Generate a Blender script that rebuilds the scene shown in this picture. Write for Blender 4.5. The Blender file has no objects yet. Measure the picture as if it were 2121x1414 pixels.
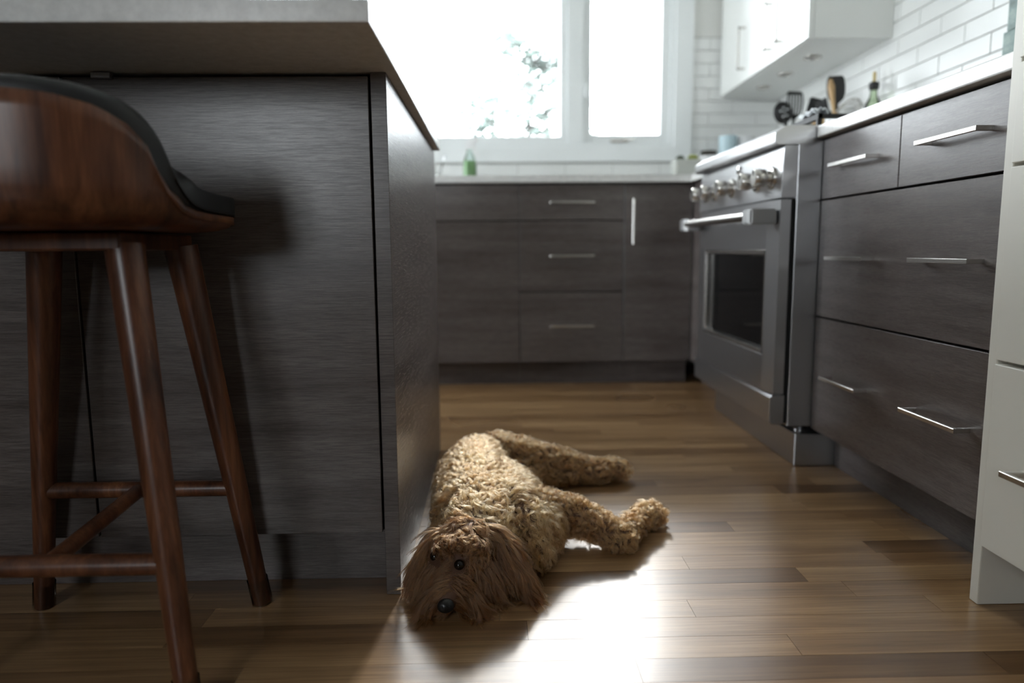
import bpy, bmesh, math, random
import numpy as np
from mathutils import Vector, Matrix, kdtree

random.seed(7)
rng = np.random.default_rng(11)
scene = bpy.context.scene
COL = scene.collection

# ------------------------------------------------------------------ camera
F_PX = 1455.7
YAW, PITCH, ROLL, CAM_H = -.0235, -.1295, -.008, .6007
_cy, _sy = math.cos(YAW), math.sin(YAW)
_f = Vector((-_sy * math.cos(PITCH), _cy * math.cos(PITCH), math.sin(PITCH)))
_r = Vector((_cy, _sy, 0))
_u = _r.cross(_f)
_r, _u = _r * math.cos(ROLL) + _u * math.sin(ROLL), _u * math.cos(ROLL) - _r * math.sin(ROLL)
cam_data = bpy.data.cameras.new('camera')
cam_data.sensor_fit = 'HORIZONTAL'
cam_data.sensor_width = 36.0
cam_data.lens = F_PX / 2121 * 36.0
cam_data.clip_start = .02
cam_data.dof.use_dof = True
cam_data.dof.focus_distance = 1.2
cam_data.dof.aperture_fstop = 2.0
cam = bpy.data.objects.new('camera', cam_data)
M = Matrix((_r, _u, -_f)).transposed().to_4x4()
M.translation = (0, 0, CAM_H)
cam.matrix_world = M
COL.objects.link(cam)
scene.camera = cam

# ------------------------------------------------------------------ world, sun, exposure
world = bpy.data.worlds.new('overcast_sky')
scene.world = world
world.use_nodes = True
bg = world.node_tree.nodes['Background']
bg.inputs['Color'].default_value = (.89, .955, 1.0, 1)
bg.inputs['Strength'].default_value = 15.5

sun_data = bpy.data.lights.new('hazy_sun', 'SUN')
sun_data.energy = 1.9
sun_data.angle = math.radians(5.0)
sun_data.color = (1.0, .97, .92)
sun = bpy.data.objects.new('hazy_sun', sun_data)
sun_from = Vector((.125, 1.0, .585)).normalized()
sun.rotation_euler = sun_from.to_track_quat('Z', 'Y').to_euler()
sun.location = sun_from * 9
COL.objects.link(sun)

def portal(name, loc, sx, sy, direction):
    d = bpy.data.lights.new(name, 'AREA')
    d.shape = 'RECTANGLE'; d.size = sx; d.size_y = sy
    d.cycles.is_portal = True
    o = bpy.data.objects.new(name, d)
    o.location = loc
    o.rotation_euler = Vector(direction).to_track_quat('-Z', 'Y').to_euler()
    COL.objects.link(o)
portal('window_portal', (-.2, 3.86, 1.72), 2.3, 1.2, (0, -1, 0))
portal('added_window_portal', (-1.62, -3.34, 1.52), 1.16, 1.14, (0, 1, 0))
portal('added_door_portal', (-3.05, 2.575, 1.15), 1.65, 2.05, (1, 0, 0))

vs = scene.view_settings
vs.view_transform = 'Standard'
vs.look = 'None'
vs.exposure = 0.0
vs.gamma = 1.0
vs.use_curve_mapping = False

# ------------------------------------------------------------------ materials
def srgb(r, g, b):
    f = lambda c: (c / 255 / 12.92) if c / 255 <= .04045 else ((c / 255 + .055) / 1.055) ** 2.4
    return (f(r), f(g), f(b), 1)

class Mat:
    def __init__(self, name, color=(.5, .5, .5, 1), rough=.5, metal=0., spec=.5, **kw):
        self.m = bpy.data.materials.new(name)
        self.m.use_nodes = True
        self.nt = self.m.node_tree
        self.b = self.nt.nodes['Principled BSDF']
        self.set('Base Color', color); self.set('Roughness', rough)
        self.set('Metallic', metal); self.set('Specular IOR Level', spec)
        for k, v in kw.items():
            self.set(k.replace('_', ' '), v)
    def set(self, k, v):
        self.b.inputs[k].default_value = v
    def node(self, t, **kw):
        n = self.nt.nodes.new(t)
        for k, v in kw.items():
            setattr(n, k, v)
        return n
    def link(self, a, b):
        self.nt.links.new(a, b)
    def coords(self, scale, kind='world', seed=False):
        if kind == 'world':
            src = self.node('ShaderNodeNewGeometry').outputs['Position']
        else:
            src = self.node('ShaderNodeTexCoord').outputs['Object']
        if seed:
            oi = self.node('ShaderNodeObjectInfo')
            mm = self.node('ShaderNodeMath', operation='MULTIPLY'); mm.inputs[1].default_value = 53.0
            self.link(oi.outputs['Random'], mm.inputs[0])
            ad = self.node('ShaderNodeVectorMath', operation='ADD')
            self.link(src, ad.inputs[0]); self.link(mm.outputs[0], ad.inputs[1]); src = ad.outputs[0]
        v = self.node('ShaderNodeVectorMath', operation='MULTIPLY')
        self.link(src, v.inputs[0]); v.inputs[1].default_value = scale
        return v.outputs[0]
    def noise(self, vec, detail=4., rough=.6, scale=1., dist=0.):
        n = self.node('ShaderNodeTexNoise')
        n.inputs['Scale'].default_value = scale
        n.inputs['Detail'].default_value = detail
        n.inputs['Roughness'].default_value = rough
        n.inputs['Distortion'].default_value = dist
        self.link(vec, n.inputs['Vector'])
        return n.outputs[0]
    def ramp(self, fac, stops):
        n = self.node('ShaderNodeValToRGB')
        e = n.color_ramp.elements
        e[0].position, e[0].color = stops[0]
        e[1].position, e[1].color = stops[-1]
        for p, c in stops[1:-1]:
            k = e.new(p); k.color = c
        self.link(fac, n.inputs[0])
        return n.outputs[0]
    def mix(self, a, b, fac, mode='MIX'):
        n = self.node('ShaderNodeMix', data_type='RGBA', blend_type=mode)
        for s, v in ((n.inputs[6], a), (n.inputs[7], b), (n.inputs[0], fac)):
            if isinstance(v, (tuple, float, int)):
                s.default_value = v
            else:
                self.link(v, s)
        return n.outputs[2]
    def maprange(self, v, a, b, c, d):
        n = self.node('ShaderNodeMapRange')
        self.link(v, n.inputs[0])
        for i, x in enumerate((a, b, c, d)):
            n.inputs[i + 1].default_value = x
        return n.outputs[0]
    def bump(self, h, strength=.2, dist=.001):
        n = self.node('ShaderNodeBump')
        n.inputs['Strength'].default_value = strength
        n.inputs['Distance'].default_value = dist
        self.link(h, n.inputs['Height'])
        self.link(n.outputs[0], self.b.inputs['Normal'])
    def out(self, k, s):
        self.link(s, self.b.inputs[k])

def dark_wood():
    m = Mat('dark_oak_laminate', rough=.42)
    v = m.coords((26, 26, 620))
    n1 = m.noise(v, 5, .7, dist=.15)
    v2 = m.coords((2.2, 2.2, 26))
    n2 = m.noise(v2, 4, .6)
    c1 = m.ramp(n1, [(.3, srgb(74, 69, 67)), (.5, srgb(98, 92, 90)), (.68, srgb(130, 124, 123))])
    c2 = m.ramp(n2, [(.3, srgb(200, 192, 188)), (.7, srgb(255, 252, 250))])
    m.out('Base Color', m.mix(c1, c2, 1.0, 'MULTIPLY'))
    m.out('Roughness', m.maprange(n1, .3, .7, .34, .25))
    m.bump(n1, .16, .0006)
    return m.m

def walnut():
    m = Mat('walnut', rough=.33)
    v = m.coords((22, 22, 2.2), 'object')
    n1 = m.noise(v, 5, .6, dist=.6)
    v2 = m.coords((190, 190, 9), 'object')
    n2 = m.noise(v2, 3, .6)
    c1 = m.ramp(n1, [(.3, srgb(50, 28, 18)), (.5, srgb(96, 58, 37)), (.72, srgb(132, 86, 56))])
    c2 = m.ramp(n2, [(.35, srgb(205, 195, 190)), (.65, srgb(255, 255, 255))])
    m.out('Base Color', m.mix(c1, c2, 1.0, 'MULTIPLY'))
    m.bump(n2, .08, .0006)
    return m.m

def floor_wood():
    m = Mat('honey_oak_floor', rough=.27)
    v = m.coords((1.6, 34, 34), seed=True)
    n1 = m.noise(v, 5, .55, dist=.15)
    v2 = m.coords((7, 240, 240), seed=True)
    n2 = m.noise(v2, 4, .65)
    oi = m.node('ShaderNodeObjectInfo')
    c1 = m.ramp(n1, [(.25, srgb(122, 94, 64)), (.5, srgb(154, 123, 88)), (.75, srgb(180, 149, 112))])
    c2 = m.ramp(n2, [(.3, srgb(212, 206, 198)), (.62, srgb(255, 255, 255))])
    c3 = m.ramp(oi.outputs['Random'], [(0., srgb(150, 138, 126)), (.14, srgb(205, 196, 188)), (.5, srgb(236, 232, 228)), (1., srgb(255, 255, 255))])
    m.out('Base Color', m.mix(m.mix(c1, c2, 1., 'MULTIPLY'), c3, 1., 'MULTIPLY'))
    nr = m.noise(m.coords((2.3, 2.3, 2.3)), 1, .4)
    m.out('Roughness', m.maprange(nr, .2, .8, .26, .33))
    m.bump(n2, .06, .0006)
    return m.m

def brushed(name, col, rough, axis=(4, 4, 600), strength=.03):
    m = Mat(name, color=col, rough=rough, metal=1.0)
    n = m.noise(m.coords(axis), 3, .6)
    m.out('Roughness', m.maprange(n, .3, .7, rough - .015, rough + .02))
    if strength: m.bump(n, strength, .0004)
    return m.m

def quartz():
    m = Mat('white_quartz', color=srgb(226, 226, 224), rough=.22)
    n = m.noise(m.coords((60, 60, 60)), 5, .7)
    m.out('Base Color', m.ramp(n, [(.3, srgb(214, 214, 212)), (.65, srgb(234, 234, 232))]))
    return m.m

def paint(name, col, rough=.5, grain=500., strength=.05):
    m = Mat(name, color=col, rough=rough)
    n = m.noise(m.coords((grain, grain, grain)), 2, .5)
    m.bump(n, strength, .0004)
    return m.m

def thin_glass(name, tint=(1, 1, 1, 1), rough=0.0):
    m = bpy.data.materials.new(name); m.use_nodes = True
    nt = m.node_tree; nt.nodes.clear()
    o = nt.nodes.new('ShaderNodeOutputMaterial')
    mx = nt.nodes.new('ShaderNodeMixShader')
    t = nt.nodes.new('ShaderNodeBsdfTransparent'); t.inputs[0].default_value = tint
    g = nt.nodes.new('ShaderNodeBsdfGlossy'); g.inputs['Roughness'].default_value = rough
    fr = nt.nodes.new('ShaderNodeFresnel'); fr.inputs[0].default_value = 1.45
    nt.links.new(fr.outputs[0], mx.inputs[0]); nt.links.new(t.outputs[0], mx.inputs[1])
    nt.links.new(g.outputs[0], mx.inputs[2]); nt.links.new(mx.outputs[0], o.inputs[0])
    return m

def leaf_mat(name, c1, c2):
    m = Mat(name, rough=.5)
    n = m.noise(m.coords((14, 14, 14)), 3, .6)
    m.out('Base Color', m.ramp(n, [(.35, c1), (.65, c2)]))
    return m.m

def fur_mat(name, ca, cb, rough=.35):
    m = bpy.data.materials.new(name); m.use_nodes = True
    nt = m.node_tree; nt.nodes.clear()
    o = nt.nodes.new('ShaderNodeOutputMaterial')
    h = nt.nodes.new('ShaderNodeBsdfHairPrincipled')
    h.parametrization = 'COLOR'
    h.inputs['Roughness'].default_value = rough
    h.inputs['Radial Roughness'].default_value = .45
    hi = nt.nodes.new('ShaderNodeHairInfo')
    r = nt.nodes.new('ShaderNodeValToRGB')
    r.color_ramp.elements[0].color = ca; r.color_ramp.elements[1].color = cb
    nt.links.new(hi.outputs['Random'], r.inputs[0])
    g = nt.nodes.new('ShaderNodeNewGeometry')
    nz = nt.nodes.new('ShaderNodeTexNoise'); nz.inputs['Scale'].default_value = 22
    nt.links.new(g.outputs['Position'], nz.inputs['Vector'])
    r2 = nt.nodes.new('ShaderNodeValToRGB')
    r2.color_ramp.elements[0].position = .35; r2.color_ramp.elements[1].position = .65
    r2.color_ramp.elements[0].color = (.62, .55, .5, 1); r2.color_ramp.elements[1].color = (1, 1, 1, 1)
    nt.links.new(nz.outputs[0], r2.inputs[0])
    mx = nt.nodes.new('ShaderNodeMix'); mx.data_type = 'RGBA'; mx.blend_type = 'MULTIPLY'
    mx.inputs[0].default_value = 1.
    nt.links.new(r.outputs[0], mx.inputs[6]); nt.links.new(r2.outputs[0], mx.inputs[7])
    nt.links.new(mx.outputs[2], h.inputs['Color'])
    nt.links.new(h.outputs[0], o.inputs[0])
    return m

MT = dict(
    dwood=dark_wood(), walnut=walnut(), floor=floor_wood(), quartz=quartz(),
    floor_base=paint('floor_seam_filler', srgb(58, 42, 28), .6),
    steel=brushed('brushed_steel', (.52, .52, .53, 1), .3, (30, 2, 500), 0.),
    steel_v=brushed('brushed_steel_side', (.46, .46, .47, 1), .3, (2, 2, 500), 0.),
    steel_soft=brushed('satin_cast_steel', (.36, .36, .36, 1), .55, (60, 60, 60), 0.),
    nickel=brushed('satin_nickel', (.62, .60, .57, 1), .25, (200, 200, 200), 0.),
    chrome=Mat('chrome', (.8, .8, .8, 1), .08, 1.).m,
    wall=paint('white_wall_paint', srgb(222, 222, 218), .6, 300, .04),
    wall_grey=paint('grey_wall_paint', srgb(98, 96, 92), .7, 300, .04),
    ceil=paint('white_ceiling_paint', srgb(235, 235, 232), .8, 200, .04),
    trim=paint('white_trim_paint', srgb(233, 236, 236), .4, 200, .02),
    cabwhite=paint('white_cabinet_lacquer', srgb(228, 229, 226), .3, 260, .02),
    pantry=paint('warm_white_cabinet_lacquer', srgb(216, 213, 203), .42, 900, .12),
    tile=paint('white_glazed_tile', srgb(229, 230, 228), .34, 14, .05),
    grout=paint('light_grey_grout', srgb(188, 188, 183), .85),
    leather=paint('black_leather', srgb(26, 27, 29), .45, 700, .25),
    rubber=Mat('black_plastic', srgb(20, 20, 21), .45).m,
    iron=paint('cast_iron', srgb(22, 22, 23), .6, 600, .2),
    ovenglass=Mat('dark_oven_glass', srgb(10, 11, 12), .06).m,
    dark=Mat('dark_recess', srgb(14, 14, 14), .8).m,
    glass=thin_glass('window_glass'),
    clear=thin_glass('clear_plastic', (.93, .95, .95, 1), .1),
    white_plastic=Mat('white_plastic', srgb(238, 238, 238), .35).m,
    green_liquid=leaf_mat('green_cleaner', srgb(150, 186, 128), srgb(172, 204, 148)),
    bottle_glass=thin_glass('pale_green_glass', (.74, .82, .68, 1), .03),
    pale_plastic=thin_glass('pale_frosted_plastic', (.86, .93, .91, 1), .25),
    wood_light=leaf_mat('light_beech', srgb(196, 164, 118), srgb(176, 142, 98)),
    porcelain=Mat('white_porcelain', srgb(232, 233, 234), .15).m,
    concrete=paint('pale_grey_concrete', srgb(184, 186, 180), .85, 120, .2),
    succ_dark=leaf_mat('dark_succulent', srgb(52, 62, 44), srgb(70, 84, 56)),
    succ_light=leaf_mat('yellow_green_succulent', srgb(150, 158, 84), srgb(170, 176, 104)),
    amber=thin_glass('smoky_glass', (.38, .36, .33, 1), .05),
    label_white=Mat('white_paper', srgb(230, 230, 230), .7).m,
    wax_red=Mat('red_wax', srgb(150, 66, 58), .5).m,
    blue_cer=Mat('pale_blue_ceramic', srgb(190, 214, 222), .3).m,
    cork=Mat('cork', srgb(206, 186, 132), .8).m,
    linen=leaf_mat('grey_linen', srgb(186, 190, 194), srgb(222, 226, 229)),
    bark=leaf_mat('tree_bark', srgb(54, 50, 48), srgb(66, 62, 58)),
    leaf=leaf_mat('grey_green_leaf', srgb(104, 116, 112), srgb(122, 132, 127)),
    leaf_red=leaf_mat('russet_leaf', srgb(88, 62, 54), srgb(100, 76, 68)),
    lawn=leaf_mat('lawn_paled_for_bounce', srgb(216, 220, 214), srgb(236, 238, 236)),  # unseen ground, paled to bounce daylight up to the ceiling
    skin=paint('brown_dog_skin', srgb(82, 54, 36), .7),
    nose=paint('black_dog_nose', srgb(16, 15, 15), .32, 900, .35),
    eye=Mat('dark_dog_eye', srgb(14, 9, 7), .04).m,
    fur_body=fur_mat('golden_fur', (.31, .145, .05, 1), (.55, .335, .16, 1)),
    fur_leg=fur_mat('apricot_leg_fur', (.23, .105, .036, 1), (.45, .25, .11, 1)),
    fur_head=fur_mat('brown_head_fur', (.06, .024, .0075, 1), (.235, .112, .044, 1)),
    fur_white=fur_mat('white_chin_fur', (.6, .56, .5, 1), (.75, .72, .66, 1)),
)

def teal():
    m = Mat('teal_textured_paint', rough=.6)
    n = m.noise(m.coords((14, 14, 30)), 6, .7)
    m.out('Base Color', m.ramp(n, [(.3, srgb(84, 100, 97)), (.5, srgb(118, 137, 132)), (.7, srgb(150, 166, 160))]))
    m.bump(n, .4, .002)
    return m.m
MT['teal'] = teal()

# ------------------------------------------------------------------ builders
WL = {}   # world origin of every object

def tag(o, label=None, cat=None, group=None, kind=None):
    if label: o['label'] = label
    if cat: o['category'] = cat
    if group: o['group'] = group
    if kind: o['kind'] = kind
    return o

def thing(name, loc, label, cat, group=None, kind=None):
    o = bpy.data.objects.new(name, None)
    o.empty_display_size = .05
    o.location = loc
    COL.objects.link(o)
    WL[o] = Vector(loc)
    return tag(o, label, cat, group, kind)

def obj(name, me, mat, parent=None, smooth=False, origin=None):
    """mesh or bmesh in world coordinates -> one object"""
    if isinstance(me, bmesh.types.BMesh):
        bm = me
        me = bpy.data.meshes.new(name)
        bmesh.ops.recalc_face_normals(bm, faces=bm.faces)
        bm.to_mesh(me); bm.free()
    base = WL[parent] if parent else Vector(origin or (0, 0, 0))
    if base.length:
        me.transform(Matrix.Translation(-base))
    if smooth:
        for p in me.polygons:
            p.use_smooth = True
        me.set_sharp_from_angle(angle=math.radians(38))
    me.materials.append(MT[mat] if isinstance(mat, str) else mat)
    o = bpy.data.objects.new(name, me)
    COL.objects.link(o)
    if parent:
        o.parent = parent
    else:
        o.location = base
    WL[o] = base
    return o

def add_box(bm, x0, x1, y0, y1, z0, z1, bevel=0, seg=2):
    r = bmesh.ops.create_cube(bm, size=1)
    vs_ = r['verts']
    c = Vector(((x0 + x1) / 2, (y0 + y1) / 2, (z0 + z1) / 2))
    for v in vs_:
        v.co = Vector((v.co.x * (x1 - x0), v.co.y * (y1 - y0), v.co.z * (z1 - z0))) + c
    if bevel:
        es = list({e for v in vs_ for e in v.link_edges})
        bmesh.ops.bevel(bm, geom=es, offset=bevel, segments=seg, affect='EDGES', profile=.5)

def boxes(*bs, bevel=0, seg=2):
    bm = bmesh.new()
    for b in bs:
        add_box(bm, *b, bevel=bevel, seg=seg)
    return bm

def box(name, b, mat, parent=None, bevel=0, seg=2, **kw):
    return obj(name, boxes(b, bevel=bevel, seg=seg), mat, parent, **kw)

def add_cone(bm, p0, p1, r0, r1, n=24, caps=True):
    p0, p1 = Vector(p0), Vector(p1)
    q = (p1 - p0).to_track_quat('Z', 'Y')
    a = []
    for p, r in ((p0, r0), (p1, r1)):
        a.append([bm.verts.new(p + q @ Vector((r * math.cos(2 * math.pi * i / n), r * math.sin(2 * math.pi * i / n), 0))) for i in range(n)])
    for i in range(n):
        bm.faces.new((a[0][i], a[0][(i + 1) % n], a[1][(i + 1) % n], a[1][i]))
    if caps:
        bm.faces.new(a[0][::-1]); bm.faces.new(a[1])

def add_lathe(bm, center, prof, n=32, axis='Z'):
    c = Vector(center)
    rings = []
    for r, z in prof:
        ring = []
        for i in range(n):
            a = 2 * math.pi * i / n
            if axis == 'Z': p = Vector((r * math.cos(a), r * math.sin(a), z))
            elif axis == 'X': p = Vector((z, r * math.cos(a), r * math.sin(a)))
            else: p = Vector((r * math.cos(a), z, r * math.sin(a)))
            ring.append(bm.verts.new(c + p))
        rings.append(ring)
    for A, B in zip(rings, rings[1:]):
        for i in range(n):
            bm.faces.new((A[i], A[(i + 1) % n], B[(i + 1) % n], B[i]))
    if prof[0][0] > 1e-6: bm.faces.new(rings[0][::-1])
    if prof[-1][0] > 1e-6: bm.faces.new(rings[-1])
    bmesh.ops.remove_doubles(bm, verts=bm.verts, dist=1e-6)

def lathe(name, center, prof, mat, parent=None, n=32, axis='Z', **kw):
    bm = bmesh.new(); add_lathe(bm, center, prof, n, axis)
    return obj(name, bm, mat, parent, smooth=True, **kw)

def prism(name, pts, axis, a0, a1, mat, parent=None, bevel=0):
    """extrude a 2D outline along an axis; pts are the two other coords in xyz order"""
    bm = bmesh.new()
    def mk(p, a):
        if axis == 'X': return (a, p[0], p[1])
        if axis == 'Y': return (p[0], a, p[1])
        return (p[0], p[1], a)
    A = [bm.verts.new(mk(p, a0)) for p in pts]; B = [bm.verts.new(mk(p, a1)) for p in pts]
    n = len(pts)
    bm.faces.new(A[::-1]); bm.faces.new(B)
    for i in range(n):
        bm.faces.new((A[i], A[(i + 1) % n], B[(i + 1) % n], B[i]))
    if bevel:
        bmesh.ops.bevel(bm, geom=list(bm.edges), offset=bevel, segments=2, affect='EDGES')
    return obj(name, bm, mat, parent)

def tube_pts(bm, pts, radii, n=12):
    pts = [Vector(p) for p in pts]
    rings = []
    up = Vector((0, 0, 1))
    for i, p in enumerate(pts):
        t = (pts[min(i + 1, len(pts) - 1)] - pts[max(i - 1, 0)]).normalized()
        ref = up if abs(t.dot(up)) < .95 else Vector((1, 0, 0))
        a = t.cross(ref).normalized(); b = t.cross(a)
        r = radii if isinstance(radii, (int, float)) else radii[i]
        rings.append([bm.verts.new(p + a * r * math.cos(2 * math.pi * k / n) + b * r * math.sin(2 * math.pi * k / n)) for k in range(n)])
    for A, B in zip(rings, rings[1:]):
        for i in range(n):
            bm.faces.new((A[i], A[(i + 1) % n], B[(i + 1) % n], B[i]))
    bm.faces.new(rings[0][::-1]); bm.faces.new(rings[-1])

def tube(name, pts, radii, mat, parent=None, n=12, **kw):
    bm = bmesh.new(); tube_pts(bm, pts, radii, n)
    return obj(name, bm, mat, parent, smooth=True, **kw)

def handle_x(parent, xface, y0, y1, z, proj=.033):
    """bar pull on a front facing -X"""
    xo = xface - proj
    bm = boxes((xo, xo + .007, y0, y1, z - .0045, z + .0045),
               (xo + .0005, xface + .0005, y0 + .0005, y0 + .0105, z - .0043, z + .0043),
               (xo + .0005, xface + .0005, y1 - .0105, y1 - .0005, z - .0043, z + .0043), bevel=.0008, seg=1)
    return obj('handle', bm, 'nickel', parent)

def handle_y(parent, yface, x0, x1, z0, z1, proj=.033):
    """bar pull on a front facing -Y; horizontal when x1-x0 > z1-z0"""
    yo = yface - proj
    if x1 - x0 > z1 - z0:
        bm = boxes((x0, x1, yo, yo + .007, z0, z1), (x0, x0 + .01, yo + .0005, yface + .0005, z0 + .0003, z1 - .0003), (x1 - .01, x1, yo + .0005, yface + .0005, z0 + .0003, z1 - .0003), bevel=.0008, seg=1)
    else:
        bm = boxes((x0, x1, yo, yo + .007, z0, z1), (x0 + .0003, x1 - .0003, yo + .0005, yface + .0005, z0, z0 + .01), (x0 + .0003, x1 - .0003, yo + .0005, yface + .0005, z1 - .01, z1), bevel=.0008, seg=1)
    return obj('handle', bm, 'nickel', parent)

# ------------------------------------------------------------------ room shell
XR, XL, YB, YF, ZC = 1.47, -2.9, 3.70, -3.2, 2.55
WX0, WX1, WZ0, WZ1 = -1.30, .93, 1.118, 2.25      # kitchen window opening
floor = tag(box('floor', (XL, XR, YF, YB, -.06, -.012), 'floor_base'), 'honey coloured narrow strip wood floor under the dog', kind='structure')

def plank(x0, x1, y0, y1):
    g = .0003
    cx, cy = (x0 + x1) / 2, (y0 + y1) / 2
    hx, hy = (x1 - x0) / 2 - g, (y1 - y0) / 2 - g
    zt = -random.random() * .00012
    v = [(sx * hx, sy * hy, z) for z in (-.012, zt) for sx, sy in ((-1, -1), (1, -1), (1, 1), (-1, 1))]
    f = [(4, 5, 6, 7)] + [(i, (i + 1) % 4, 4 + (i + 1) % 4, 4 + i) for i in range(4)]
    me = bpy.data.meshes.new('plank'); me.from_pydata(v, [], f)
    me.materials.append(MT['floor'])
    o = bpy.data.objects.new('plank', me)
    o.location = (cx, cy, 0); COL.objects.link(o); o.parent = floor
PW = .0575
y = .62
while y < 3.30:
    x = -1.75 - random.random() * .6
    while x < XR - .06:
        L = random.choice((.38, .55, .7, .85, 1.0, 1.15)) * random.uniform(.85, 1.1)
        x1 = min(x + L, XR - .005)
        if XR - x1 < .12: x1 = XR - .005
        if not (x > .96 and y > 1.2) :
            plank(x, x1, y, y + PW)
        x = x1
    y += PW
# floor away from the view carries the same wood without single boards
near = tag(box('floor_boards', (XL + .001, XR - .001, YF + .001, .6198, -.0119, 0), 'floor', floor), kind='stuff')
tag(box('floor_boards', (XL + .001, -2.36, .6202, YB - .001, -.0119, 0), 'floor', floor), kind='stuff')

T = .16
wall_back = tag(obj('wall_back', boxes((XL - T, WX0, YB, YB + T, -.05, ZC), (WX1, XR + T, YB, YB + T, -.05, ZC),
                                  (WX0, WX1, YB, YB + T, -.05, WZ0), (WX0, WX1, YB, YB + T, WZ1, ZC)), 'wall'),
                'white kitchen wall with tiles around the window', kind='structure')
wall_right = tag(box('wall_right', (XR, XR + T, YF, YB, -.05, ZC), 'wall'), 'white wall with long subway tiles behind the range', kind='structure')
LY0, LY1, LZ0, LZ1 = 1.75, 3.4, .12, 2.17            # unseen glazed door, added to brighten the back of the kitchen
wall_left = tag(obj('wall_left', boxes((XL - T, XL, YF, LY0, -.05, ZC), (XL - T, XL, LY1, YB, -.05, ZC), (XL - T, XL, LY0, LY1, -.05, LZ0), (XL - T, XL, LY0, LY1, LZ1, ZC)), 'wall_grey'), 'plain grey wall left of the kitchen', kind='structure')
DX0, DX1, DZ0, DZ1 = -2.2, -1.04, .95, 2.09        # unseen window behind the camera, added to light the island front
wall_front = tag(obj('wall_front', boxes((XL - T, DX0, YF - T, YF, -.05, ZC), (DX1, XR + T, YF - T, YF, -.05, ZC),
                                   (DX0, DX1, YF - T, YF, -.05, DZ0), (DX0, DX1, YF - T, YF, DZ1, ZC)), 'wall_grey'),
                 'grey wall with an added window behind the viewer', kind='structure')
ceiling = tag(box('ceiling', (XL - T, XR + T, YF - T, YB + T, ZC, ZC + .1), 'ceil'), 'plain white ceiling', kind='structure')

# subway tiles
TH, TL, G = .0617, .245, .003
def tile_mesh(w, h, flip):
    bm = bmesh.new()
    if flip: add_box(bm, -.006, 0, -w / 2, w / 2, -h / 2, h / 2, bevel=.0012, seg=1)
    else: add_box(bm, -w / 2, w / 2, -.006, 0, -h / 2, h / 2, bevel=.0012, seg=1)
    me = bpy.data.meshes.new('tile'); bm.to_mesh(me); bm.free()
    me.materials.append(MT['tile']); return me
_tm = {}
def put_tile(parent, a0, a1, z0, z1, flip):
    w, h = round(a1 - a0 - G, 4), round(z1 - z0 - G, 4)
    if w < .01 or h < .01: return
    k = (w, h, flip)
    if k not in _tm: _tm[k] = tile_mesh(w, h, flip)
    o = bpy.data.objects.new('tile', _tm[k]); COL.objects.link(o); o.parent = parent
    o.location = (XR - .002, (a0 + a1) / 2, (z0 + z1) / 2) if flip else ((a0 + a1) / 2, YB - .002, (z0 + z1) / 2)
box('grout', (XR - .0025, XR + .001, 1.13, YB, .914, 1.66), 'grout', wall_right)
obj('grout', boxes((1.016, XR, YB - .0025, YB + .001, .914, 1.66), (-1.3, 1.016, YB - .0025, YB + .001, .914, 1.046)), 'grout', wall_back)
for row in range(12):
    z0 = .914 + row * TH; z1 = z0 + TH
    off = 2.123 if row % 2 == 0 else 2.2455
    yy = off - 5 * TL
    while yy < YB:
        a0, a1 = max(yy, 1.13), min(yy + TL, YB - .008)
        if a1 - a0 > .015:
            put_tile(wall_right, a0, a1, z0, z1, True)
        yy += TL
    xx = 1.47 - 12 * TL - (TL / 2 if row % 2 else 0)
    while xx < XR:
        lo = -1.3 if z1 < 1.046 + .001 else 1.016
        a0, a1 = max(xx, lo), min(xx + TL, XR - .008)
        if row == 2: lo2 = 1.016
        if a1 - a0 > .015:
            put_tile(wall_back, a0, a1, z0, z1, False)
        xx += TL

# ------------------------------------------------------------------ windows
w1 = thing('window_1', ((WX0 + WX1) / 2, YB, WZ0), 'white framed kitchen window with wide pane and narrow casement', None, kind='structure')
YG = YB + .055
def frame_rect(x0, x1, z0, z1, t, y0, y1):
    return ((x0, x0 + t, y0, y1, z0, z1), (x1 - t, x1, y0, y1, z0, z1), (x0 + t, x1 - t, y0, y1, z0, z0 + t), (x0 + t, x1 - t, y0, y1, z1 - t, z1))
obj('frame', boxes(*frame_rect(WX0, WX1, WZ0, WZ1, .026, YB - .002, YB + .12), bevel=.002), 'trim', w1)
XM0, XM1, XN0, XN1 = .345, .495, -.86, -.71
obj('mullion', boxes((XM0 + .035, XM1 - .035, YB - .004, YB + .11, WZ0 + .026, WZ1 - .026), bevel=.003), 'trim', w1)
obj('mullion', boxes((XN0 + .035, XN1 - .035, YB - .004, YB + .11, WZ0 + .026, WZ1 - .026), bevel=.003), 'trim', w1)
for (a, b, t) in ((XN1 - .035, XM0 + .035, .035), (XM1 - .035, WX1 - .026, .042), (WX0 + .026, XN0 + .035, .042)):
    s = obj('sash', boxes(*frame_rect(a, b, WZ0 + .026, WZ1 - .026, t, YB + .02, YB + .085), bevel=.003), 'trim', w1)
    box('pane', (a + t - .004, b - t + .004, YG, YG + .005, WZ0 + .022 + t, WZ1 - .022 - t), 'glass', s)
obj('casing', boxes((WX1 - .004, 1.015, YB - .02, YB + .001, 1.046, 2.34), (WX0 - .085, WX0 + .004, YB - .02, YB + .001, 1.046, 2.34),
                    (WX0 - .085, 1.015, YB - .0205, YB + .001, 1.046, WZ0 + .003), (WX0 - .085, 1.015, YB - .0205, YB + .001, WZ1 - .003, 2.34), bevel=.002), 'trim', w1)
crank = obj('crank_handle', boxes((.60, .69, YB - .012, YB + .018, WZ0 + .027, WZ0 + .04), (.655, .72, YB - .022, YB - .01, WZ0 + .034, WZ0 + .043), bevel=.003), 'nickel', w1)
obj('latch', boxes((.468, .478, YB - .016, YB + .0, 1.36, 1.44), (.462, .484, YB - .006, YB + .02, 1.38, 1.42), bevel=.003), 'trim', w1)

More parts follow.
